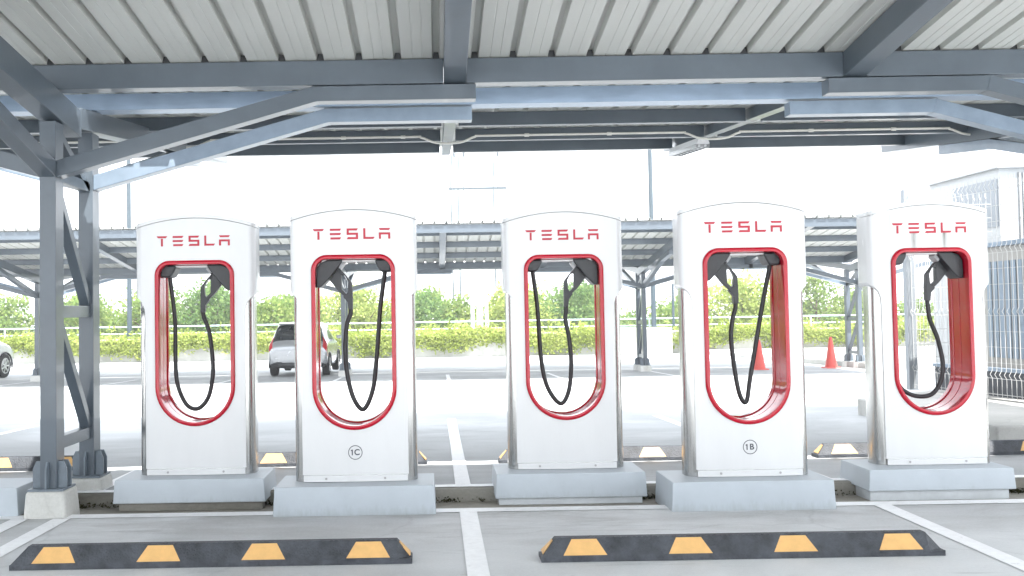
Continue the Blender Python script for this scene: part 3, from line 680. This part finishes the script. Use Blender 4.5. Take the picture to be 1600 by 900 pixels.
# ------------------------------------------------------------ wheel stops
def wheel_stop(x0, x1, y, z, label, skew=0., ends=(-1, 1)):
    L_ = x1-x0; c = (x0+x1)/2
    root = empty('wheel_stop', (c, y, z), label, 'wheel stop', 'black rubber wheel stops with orange reflectors', rz=skew)
    h = L_/2; e = .085
    prof = [(0, 0), (0, .030), (.052, .122), (.108, .122), (.150, .026), (.150, 0)]
    n = len(prof); secs = []
    for xx, k in ((-h, 0), (-h+.003, .3), (-h+e, 1), (h-e, 1), (h-.003, .3), (h, 0)):
        secs.append([(xx, a, b if k == 1 else min(b, .030)) for a, b in prof])
    # end sections: keep profile foot but flatten top
    mb = MB(); vs = [p for s in secs for p in s]
    fs = [tuple(range(n)), tuple(range(len(vs)-1, len(vs)-n-1, -1))]
    for i in range(len(secs)-1):
        for j in range(n): fs.append((i*n+j, i*n+(j+1) % n, (i+1)*n+(j+1) % n, (i+1)*n+j))
    mb.add(vs, fs).build('rubber_block', 'rubber', root, bevel=.004)
    nx = Vector((0, -.096, .052)).normalized()
    def face(u, t, off=.002):   # u along x, t up the slope
        return (u, .052*t+nx.y*off, .030+.092*t+nx.z*off)
    for k in range(4):
        cx = -h+.245+k*(L_-.49)/3
        q = [(cx-.122, .07), (cx+.122, .07), (cx+.070, .93), (cx-.070, .93)]
        m = MB().add([face(u, t) for u, t in q]+[face(u, t, -.004) for u, t in q], [(0, 1, 2, 3), (0, 4, 5, 1), (1, 5, 6, 2), (2, 6, 7, 3), (3, 7, 4, 0)])
        m.build('reflector', 'orange', root)
    for sgn in ends:           # reflector on each sloping end
        q = [(h-.012, .03, .0405), (h-.012, .12, .0405), (h-.072, .095, .1078), (h-.072, .062, .1078)]
        MB().add([(sgn*(a+.003), b, c_+.003) for a, b, c_ in q]+[(sgn*a, b, c_-.004) for a, b, c_ in q], [(0, 1, 2, 3), (0, 4, 5, 1), (1, 5, 6, 2), (2, 6, 7, 3), (3, 7, 4, 0)]).build('end_reflector', 'orange', root)
    for k in range(4):
        MB().tube([(-h+.29+k*(L_-.58)/3, .080, .1215), (-h+.29+k*(L_-.58)/3, .080, .1245)], .019, 12).build('bolt_plug', 'dark', root)
    tr = MB()
    for k in range(int(L_/.03)-6): tr.box(-h+.1+k*.03, -h+.118+k*.03, .054, .062, .1215, .1245)
    tr.build('tread_strip', 'rubber', root)
wheel_stop(-2.40, -.155, 5.40, 0, 'black wheel stop with four orange patches in front of the left pair of chargers', .004, (1,))
wheel_stop(.565, 2.815, 5.385, 0, 'black wheel stop with four orange patches in front of the post marked 1B', .004, (-1,))
for x0, lb in ((-5.35, 'black wheel stop behind the grey column at the far left of the second row'), (-2.30, 'black wheel stop in the second row behind the post marked 1C'),
               (.55, 'black wheel stop in the second row behind the gap left of the post marked 1B'), (3.42, 'black wheel stop in the second row behind the rightmost charging post')):
    wheel_stop(x0, x0+2.2, 8.70, gz(8.75), lb, .004)

me = leaves(moss(), .022); me.materials.append(M['moss_leaf']); tag(link('moss', me), 'dark moss and litter along the kerb of the drainage channel', 'moss', None, 'stuff')

# ------------------------------------------------------------ cars
def split_mesh(me, table, root, prefix_body):
    out = {}
    polys = [(p.material_index, tuple(p.vertices)) for p in me.polygons]; vc = [v.co.copy() for v in me.vertices]
    for idx, (name, m) in table.items():
      for side in ((-1, 1) if idx in (1, 3, 5) else ((2, 3) if idx == 2 else (0,))):
        if side in (-1, 1): ps = [v for i, v in polys if i == idx and sum(vc[q].x for q in v)*side > 0]
        elif side: ps = [v for i, v in polys if i == idx and (vc[v[0]].y > 1.5) == (side == 3)]
        else: ps = [v for i, v in polys if i == idx]
        if not ps: continue
        if idx == 2: name = 'windscreen' if side == 3 else 'rear_window'
        mp_ = {}; mb = MB()
        for v in ps:
            for q in v:
                if q not in mp_: mp_[q] = len(mb.v); mb.v.append(tuple(vc[q]))
            mb.f.append(tuple(mp_[q] for q in v))
        me2 = bpy.data.meshes.new(name); me2.from_pydata(mb.v, [], mb.f); me2.update(); me2.materials.append(M[m])
        link(name, me2, root, 0, 40)
def make_car(loc, rz, paint, label):
    root = empty('parked_car', loc, label, 'car', None, rz)
    # stations along +y (forward): y, zbottom, z_belt, z_top, half width low, half width belt, half width top
    st = [(.00, .36, .62, .72, .70, .74, .66), (.03, .28, .72, .90, .80, .82, .70), (.12, .25, .90, 1.02, .84, .83, .70), (.20, .24, .93, 1.20, .845, .835, .66), (.42, .22, .95, 1.50, .845, .835, .60),
          (.62, .20, .95, 1.535, .848, .84, .60), (1.25, .19, .94, 1.545, .85, .845, .60), (1.95, .19, .92, 1.525, .85, .845, .60), (2.35, .19, .91, 1.42, .85, .84, .60), (2.85, .19, .92, 1.10, .85, .83, .64),
          (3.10, .20, .90, 1.00, .845, .82, .66), (3.55, .22, .80, .87, .82, .79, .62), (3.80, .25, .62, .72, .76, .72, .56), (3.90, .32, .50, .58, .62, .60, .48)]
    def sec(s):
        y, zb, ze, zt, wl, wb, wt = s
        return [(0, zb), (wl*.8, zb), (wl-.02, zb+.06), (wl, zb+(ze-zb)*.45), (wb, ze-.03), (wb-.012, ze), (wt+.02, zt-.055), (wt-.06, zt-.01), (wt*.5, zt+.008), (0, zt+.012)]
    bm = bmesh.new(); rows = []
    for s in st:
        half = sec(s); full = [(-x, z) for x, z in half[::-1]][:-1]+half
        # closed ring: top centre ... ; half[0] bottom centre is shared
        ring = half+[(-x, z) for x, z in half[-2:0:-1]]
        rows.append([bm.verts.new((x, s[0], z)) for x, z in ring])
    n = len(rows[0])
    for i in range(len(rows)-1):
        for j in range(n):
            f = bm.faces.new((rows[i][j], rows[i][(j+1) % n], rows[i+1][(j+1) % n], rows[i+1][j]))
            jj = j if j < 9 else n-1-j      # mirrored segment index
            y0, y1 = st[i][0], st[i+1][0]
            if jj == 5 and 4 <= i <= 7: f.material_index = 1
            if jj >= 6 and i in (2, 3): f.material_index = 2
            if jj >= 7 and i == 8: f.material_index = 2
            if jj in (4, 5) and i == 1: f.material_index = 3
            if jj in (3, 4, 5) and i == 2: f.material_index = 3
            if jj in (0, 1): f.material_index = 4
            if jj in (3, 4) and i in (11,): f.material_index = 5
    bm.faces.new(rows[0]); bm.faces.new(rows[-1][::-1])
    bmesh.ops.recalc_face_normals(bm, faces=bm.faces)
    me = bpy.data.meshes.new('c'); bm.to_mesh(me); bm.free()
    for _ in range(6): me.materials.append(M['dark'])
    o = link('c', me); sb = o.modifiers.new('s', 'SUBSURF'); sb.levels = 2; sb.render_levels = 2
    dg = bpy.context.evaluated_depsgraph_get(); dg.update(); me2 = bpy.data.meshes.new_from_object(o.evaluated_get(dg)); bpy.data.objects.remove(o)
    split_mesh(me2, {0: ('body', paint), 1: ('side_window', 'glass'), 2: ('windscreen', 'glass'), 3: ('tail_light', 'tail'), 4: ('underbody', 'dark'), 5: ('headlight', 'lamp')}, root, '')
    # rear details
    MB().prism([(-.60, .40), (.60, .40), (.52, .30), (-.52, .30)], 'y', -.012, .06).build('rear_bumper_insert', 'dark', root, bevel=.01)
    MB().box(-.27, .27, .052, .10, .70, .835).build('plate_recess', paint, root, bevel=.01)
    MB().box(-.19, .19, .040, .052, .72, .815).build('licence_plate', 'plate', root)
    MB().prism([(.22, 1.50), (.50, 1.545), (.50, 1.52), (.24, 1.475)], 'x', -.56, .56).build('spoiler', paint, root, bevel=.008)
    for sx in (-1, 1):
        MB().prism([(2.38, 1.0), (2.5, 1.0), (2.52, 1.10), (2.40, 1.12)], 'x', sx*.86, sx*1.0).build('wing_mirror', paint, root, bevel=.02)
        for (yy) in (.62, 3.12):
            xo = sx*.835
            w = MB(); rr = .305
            prof = [(.10, .19), (.10, .275), (.085, .30), (.06, rr), (-.06, rr), (-.085, .30), (-.10, .275), (-.10, .19)]
            N_ = 28; vs = []
            for k in range(N_):
                a = 2*math.pi*k/N_
                for t_, r_ in prof: vs.append((xo-sx*.085+t_, yy+r_*math.cos(a), .305+r_*math.sin(a)))
            m_ = len(prof); w.add(vs, [(k*m_+j, ((k+1) % N_)*m_+j, ((k+1) % N_)*m_+(j+1) % m_, k*m_+(j+1) % m_) for k in range(N_) for j in range(m_)])
            wo = w.build('wheel', 'tyre', root, smooth=40)
            r_ = MB(); r_.tube([(xo-sx*.06, yy, .305), (xo-sx*.045, yy, .305)], .195, 24)
            r_.build('wheel_well', 'dark', wo)
            r_ = MB()
            for k in range(7):
                a = 2*math.pi*k/7; r_.bar((xo+sx*.005, yy, .305), (xo+sx*.005, yy+.185*math.cos(a), .305+.185*math.sin(a)), .04, .02, (1, 0, 0))
            for k in range(24):
                a, b = 2*math.pi*k/24, 2*math.pi*(k+1)/24
                r_.bar((xo+sx*.008, yy+.187*math.cos(a), .305+.187*math.sin(a)), (xo+sx*.008, yy+.187*math.cos(b), .305+.187*math.sin(b)), .025, .02, (1, 0, 0))
            r_.build('rim', 'alloy', wo)
            ar = MB(); pts = [(xo+sx*.016, yy+.335*math.cos(math.pi*k/16), .305+.335*math.sin(math.pi*k/16)) for k in range(-1, 18)]
            ar.tube(pts, .022, 6); ar.build('wheel_arch', 'dark', root, smooth=60)
    return root
make_car((-3.93, 27.2, gz(27.2)), 0, 'silver', 'silver hatchback parked nose away, seen from behind between the two left chargers')
wc_ = make_car((-14.46, 25.75, gz(28.4)), R(-4), 'wcar', 'white car at the left edge showing only its front wheel and bumper')

wc_.scale = (1.2, 1.2, 1.2)
# ------------------------------------------------------------ cones
def cone(loc, label, h=.88):
    r = empty('traffic_cone', loc, label, 'traffic cone', 'red traffic cones')
    MB().taper(-.21, .21, -.21, .21, 0, .035, .015).build('cone_base', 'cone', r)
    MB().tube([(0, 0, .03), (0, 0, .10), (0, 0, h-.03), (0, 0, h)], [.17, .155, .042, .03], 24).build('cone_body', 'cone', r, smooth=40)
cone((11.15, 27.2, gz(27.2)), 'red traffic cone standing on the lot beside the far right column')
cone((9.02, 26.9, gz(26.9)), 'red traffic cone seen through the slot of the post marked 1B', .84)

# ------------------------------------------------------------ planter wall, creeper, railing, trees
WY = 46.2; WZ = gz(WY); WT = WZ+1.05
pw = empty('planter_wall', (0, WY, WZ), 'long low pale concrete planter wall along the back of the lot', 'wall')
wm = MB()
for a, b in ((-60, 8.3), (11.2, 60)): wm.box(a, b, 0, .25, -.4, 1.02)
wm.build('wall_panel', 'wall', pw)
cm = MB()
for a, b in ((-60.1, 8.4), (11.1, 60.1)): cm.box(a, b, -.03, .28, 1.02, 1.10)
cm.build('coping', 'wall', pw)
tag(MB().box(8.3, 11.2, WY-.6, WY+1.2, WZ-.4, WZ+1.25).build('pale_block', 'wall', bevel=.03), 'pale rendered block in the gap of the planter wall behind the far column', 'block')
# creeper hanging over the wall: uncountable
pts = []
for k in range(3300):
    x = rng.uniform(-40, 40)
    if 7.9 < x < 11.6 and rng.random() < .93: continue
    gap = .5+.5*math.sin(x*.9+1.8*math.sin(x*.37))
    depth = rng.uniform(.3, 1.05)*(.66+.40*gap)
    top = WT+rng.uniform(-.05, .25)+.12*math.sin(x*.9)+(.3*rng.random() if rng.random() < .25 else 0)
    m = rng.integers(18, 40)
    zz = top-depth*rng.random(m)**.9
    pts.append(np.stack([x+rng.normal(0, .22, m), WY-.08-.22*rng.random(m)-.12*np.sin(np.clip((top-zz), 0, 1)*3)+np.where(zz > WT, rng.uniform(-.1, .9, m), 0), zz], 1))
for k in range(160):   # wispy shoots
    x = rng.uniform(-38, 38); h = rng.uniform(.25, .75); m = 14; t_ = rng.random(m)
    if 7.9 < x < 11.6: continue
    pts.append(np.stack([x+rng.normal(0, .03, m)+t_*rng.uniform(-.15, .15), WY+.2+rng.normal(0, .04, m), WT+.1+h*t_], 1))
me = leaves(np.concatenate(pts), .15); me.materials.append(M['leafC'])
tag(link('creeper_hedge', me), 'yellow green creeper hedge spilling over the planter wall', 'hedge', None, 'stuff')
rr = empty('railing', (0, WY+1.5, WT), 'pale blue metal railing behind the yellow green creeper', 'railing')
MB().tube([(-60, 0, .62), (60, 0, .62)], .04, 8).build('top_rail', 'rail', rr); MB().tube([(-60, 0, .28), (60, 0, .28)], .03, 8).build('lower_rail', 'rail', rr)
for x in range(-38, 40, 4): MB().tube([(x+.6, 0, -.9), (x+.6, 0, .62)], .04, 8).build('rail_post', 'rail', rr)

def crown_pts(cx, cy, z0, h, w, nclump, nleaf, spread):
    out = []
    for k in range(nclump):
        a = rng.uniform(0, 2*math.pi); r_ = math.sqrt(rng.random())
        t_ = rng.random()**.8
        prof = math.sin(math.pi*(.16+.80*t_))**.75
        px = cx+math.cos(a)*r_*w*prof; py = cy+math.sin(a)*r_*w*prof*.8; pz = z0+h*t_
        out.append(np.stack([px+rng.normal(0, spread, nleaf), py+rng.normal(0, spread, nleaf), pz+rng.normal(0, spread*.62, nleaf)], 1))
    return np.concatenate(out)
def tree(x, y, h, w, leaf, label, nclump=85, nleaf=52, size=.21, cz=.28):
    z0 = -2.3
    r = empty('tree', (x, y, z0), label, 'tree', 'trees beyond the planter wall')
    tk = MB().tube([(0, 0, -.1), (.05, 0, h*.25), (-.04, .03, h*.5), (.03, 0, h*.8)], [.16, .12, .085, .03], 9)
    for k in range(7):
        a = rng.uniform(0, 6.28); zb = h*rng.uniform(.28, .6); L_ = w*rng.uniform(.5, .9)
        tk.tube([(0, 0, zb), (math.cos(a)*L_*.5, math.sin(a)*L_*.5, zb+h*.12), (math.cos(a)*L_, math.sin(a)*L_, zb+h*.26)], [.06, .04, .015], 6)
    tk.build('trunk', 'bark', r, smooth=60)
    me = leaves(crown_pts(0, 0, h*cz, h*(1-cz), w, nclump, nleaf, .24+.07*w), size); me.materials.append(M[leaf]); link('crown', me, r)
tree(-19.5, 54, 4.6, 2.6, 'leafA', 'bushy green tree at the far left beyond the wall, left of the grey column', 110)
tree(-15.4, 53, 5.0, 2.6, 'leafA', 'bushy green tree beyond the wall, between the grey column and the leftmost charger', 120)
tree(-12.0, 52, 5.3, 2.3, 'leafD', 'rounded deep green tree seen through the slot of the leftmost charger', 110)
tree(-8.6, 51, 4.4, 2.3, 'leafA', 'green tree standing behind the silver hatchback', 110)
tree(-4.3, 53, 5.0, 2.2, 'leafB', 'pale green tree seen through the slot of the post marked 1C', 100)
tree(-1.2, 55, 4.6, 2.0, 'leafD', 'narrow green tree just right of the post marked 1C', 90)
tree(4.3, 52, 5.0, 2.0, 'leafB', 'light green tree left of the unnumbered middle charger', 100)
tree(7.9, 54, 4.9, 2.4, 'leafD', 'dark green tree seen through the slot of the middle charger', 115)
tree(16.6, 52, 5.2, 2.6, 'leafB', 'spreading light green tree seen through the slot of the post marked 1B', 110)
tree(22.2, 56, 5.6, 2.2, 'leafA', 'loose green tree between the post marked 1B and the rightmost charger', 70, 44)
pts = []
for k in range(70):
    x = -52+k*1.5+rng.uniform(-.6, .6)
    if 9.6 < x < 13.4 or x > 30: hh = rng.uniform(2.9, 3.5)
    elif x > 13: hh = rng.uniform(3.5, 4.4)
    else: hh = rng.uniform(3.9, 5.0)
    pts.append(crown_pts(x, 58+rng.uniform(-3, 5), -2.3, hh, rng.uniform(1.5, 2.3), 60, 46, .38))
me = leaves(np.concatenate(pts), .25); me.materials.append(M['leafA'])
tag(link('treeline', me), 'dense green belt of scrub and small trees behind the railing', 'trees', None, 'stuff')
pts = []
for k in range(110): pts.append(crown_pts(rng.uniform(-45, 40), rng.uniform(49, 52), -1.6, rng.uniform(1.5, 2.4), .9, 10, 44, .26))
me = leaves(np.concatenate(pts), .19); me.materials.append(M['leafB'])
tag(link('undergrowth', me), 'light green undergrowth below the trees just beyond the railing', 'undergrowth', None, 'stuff')

# ------------------------------------------------------------ poles and pylon
def pole(x, y, z0, z1, r, m, name, label, cat='pole'):
    o = empty(name, (x, y, z0), label, cat)
    MB().tube([(0, 0, 0), (0, 0, z1-z0)], [r, r*.8], 12).build('shaft', m, o, smooth=40)
    MB().box(-r*2, r*2, -r*2, r*2, -.02, .03).build('foot_plate', m, o)
    return o
pole(-15.05, 47.2, WZ+.6, 14, .12, 'pole', 'lamp_pole', 'tall grey lamp pole left of the leftmost charger', 'lamp pole')
pole(10.75, 47.4, WZ+.3, 14, .125, 'pole', 'lamp_pole', 'tall grey lamp pole rising above the far carport left of the post marked 1B', 'lamp pole')
pole(11.55, 46.7, WZ+.3, 2.6, .07, 'pole', 'short_post', 'short grey post beside the tall pole left of the post marked 1B', 'post')
pole(22.0, 46.0, WZ, 3.6, .09, 'pole', 'short_post', 'thin grey post seen through the slot of the rightmost charger', 'post')
for dx, r, lb in ((1.82, .10, 'slim pale pole left of the pair near the middle charger'), (2.18, .17, 'thick pale concrete pole between two slim ones left of the middle charger'), (2.52, .09, 'slim pale pole right of the thick concrete one')):
    pole(dx, 47.6, WZ+.5, 2.9 if r < .15 else 3.0, r, 'palepole', 'pale_pole', lb)
py = empty('power_pylon', (0, 80, -2.4), 'pale steel power line frame with crossarm and hanging wires above the far carport', 'pylon')
for x in (1.55, 2.15, 5.1): MB().tube([(x, 0, 0), (x-.12, 0, 14.6), (x, 0, 17.0)], .06, 6).build('pole_shaft', 'pole', py)
MB().bar((1.2, 0, 14.1), (6.1, 0, 14.1), .12, .2).build('crossarm', 'pole', py)
for x in (1.75, 2.55, 5.4):
    w_ = MB().tube(smooth_path([(x, .2, 17.2), (x+.12, .2, 16), (x-.05, .2, 14.2), (x-.1, .2, 10.5)], 6), .045, 6); w_.build('wire', 'pole', py)
    MB().tube([(x, .2, 16.8), (x, .2, 17.25)], .10, 8).build('insulator', 'pole', py)

# ------------------------------------------------------------ right side: fence, building, cabinet
def mesh_panel(p, q, z0, z1, root):
    p = Vector((*p, 0)); q = Vector((*q, 0)); d = (q-p); L_ = d.length; d.normalize(); nrm = Vector((d.y, -d.x, 0))
    mb = MB(); zs = [z0]; bends = [z0+.25+k*(z1-z0-.4)/3 for k in range(4)]
    prof = [(z0, 0)]
    for b in bends: prof += [(b, 0), (b+.05, .032), (b+.10, 0)]
    prof += [(z1, 0)]
    k = 0
    while k*.085 < L_:
        base = p+d*(k*.085)
        for (za, oa), (zb, ob) in zip(prof[:-1], prof[1:]):
            mb.bar(base+nrm*oa+Vector((0, 0, za)), base+nrm*ob+Vector((0, 0, zb)), .005, .005, (d.x, d.y, 0))
        k += 1
    zz = z0+.05
    while zz < z1:
        o = 0
        for b in bends:
            if abs(zz-(b+.05)) < .051: o = .032*(1-abs(zz-b-.05)/.05)
        mb.bar(p+nrm*(o+.006)+Vector((0, 0, zz)), q+nrm*(o+.006)+Vector((0, 0, zz)), .006, .006); zz += .2
    mb.build('mesh_panel', 'wire', root)
PF = [(6.92, 13.95), (7.5, 9.4)]
fr = empty('mesh_fence', (0, 0, 0), 'tall welded wire mesh fence with folded ribs at the right edge', 'fence')
for a, b in zip(PF[:-1], PF[1:]): mesh_panel(a, b, .19, 3.0, fr)
mesh_panel((6.92, 13.98), (8.10, 13.93), .19, 3.0, fr)
for x, y in PF: MB().box(x-.065, x+.065, y+.015, y+.115, .165, 3.08).build('fence_post', 'bgrey', fr, bevel=.004)
bd = empty('utility_building', (8.26, 13.98, .1), 'white clad utility building with grey side panel behind the mesh fence', 'building')
MB().box(0, 7, 0, 1.95, 0, 3.27).build('wall', 'bwhite', bd)
MB().box(-.012, 0, .03, 1.22, 2.42, 3.12).build('side_panel', 'bgrey', bd)
lv = MB()
for k in range(44): lv.box(.28+k*.06, .31+k*.06, -.03, -.002, 2.15, 3.2)
lv.build('louvre', 'bwhite', bd)
MB().box(-.06, 7.1, -.08, 2.0, 3.27, 3.33).build('roof_edge', 'bwhite', bd)
cb = empty('equipment_cabinet', (7.62, 11.9, .165), 'grey equipment cabinet behind the mesh fence at the right edge', 'cabinet')
MB().box(0, 3, 0, 1.5, 0, 2.0).build('housing', 'cabinet', cb, bevel=.01)
dm = MB()
for k in range(9): dm.box(-.012, -.002, .12+k*.14, .22+k*.14, .5, 1.8)
dm.build('vent_slats', 'steel2', cb)
MB().box(-.05, 3.05, -.05, 1.55, 2.0, 2.06).build('lid', 'steel2', cb)
vw = empty('low_vent_screen', (0, 0, 0), 'low dark louvred screen along the foot of the mesh fence', 'vent screen')
a = Vector((7.06, 13.6, 0)); b = Vector((7.60, 9.6, 0))
MB().bar(a+Vector((0, 0, .36)), b+Vector((0, 0, .36)), .05, .32).build('screen_panel', 'bdark', vw)
MB().bar(a+Vector((-.01, 0, .545)), b+Vector((-.01, 0, .545)), .09, .045).build('top_rail', 'steel2', vw)

# ------------------------------------------------------------ thin bright air
hm = bpy.data.materials.new('haze_air'); hm.use_nodes = True; hn = hm.node_tree
hn.nodes.remove(hn.nodes['Principled BSDF']); pv = hn.nodes.new('ShaderNodeVolumePrincipled')
pv.inputs['Color'].default_value = (.93, .95, .97, 1); pv.inputs['Density'].default_value = .0022; pv.inputs['Anisotropy'].default_value = .2
hn.links.new(pv.outputs[0], hn.nodes['Material Output'].inputs['Volume'])
hb = MB().box(-305, 305, -305, 405, -3.5, 18.5); hme = hb.mesh('haze'); hme.materials.append(hm)
tag(link('haze', hme), kind='stuff')
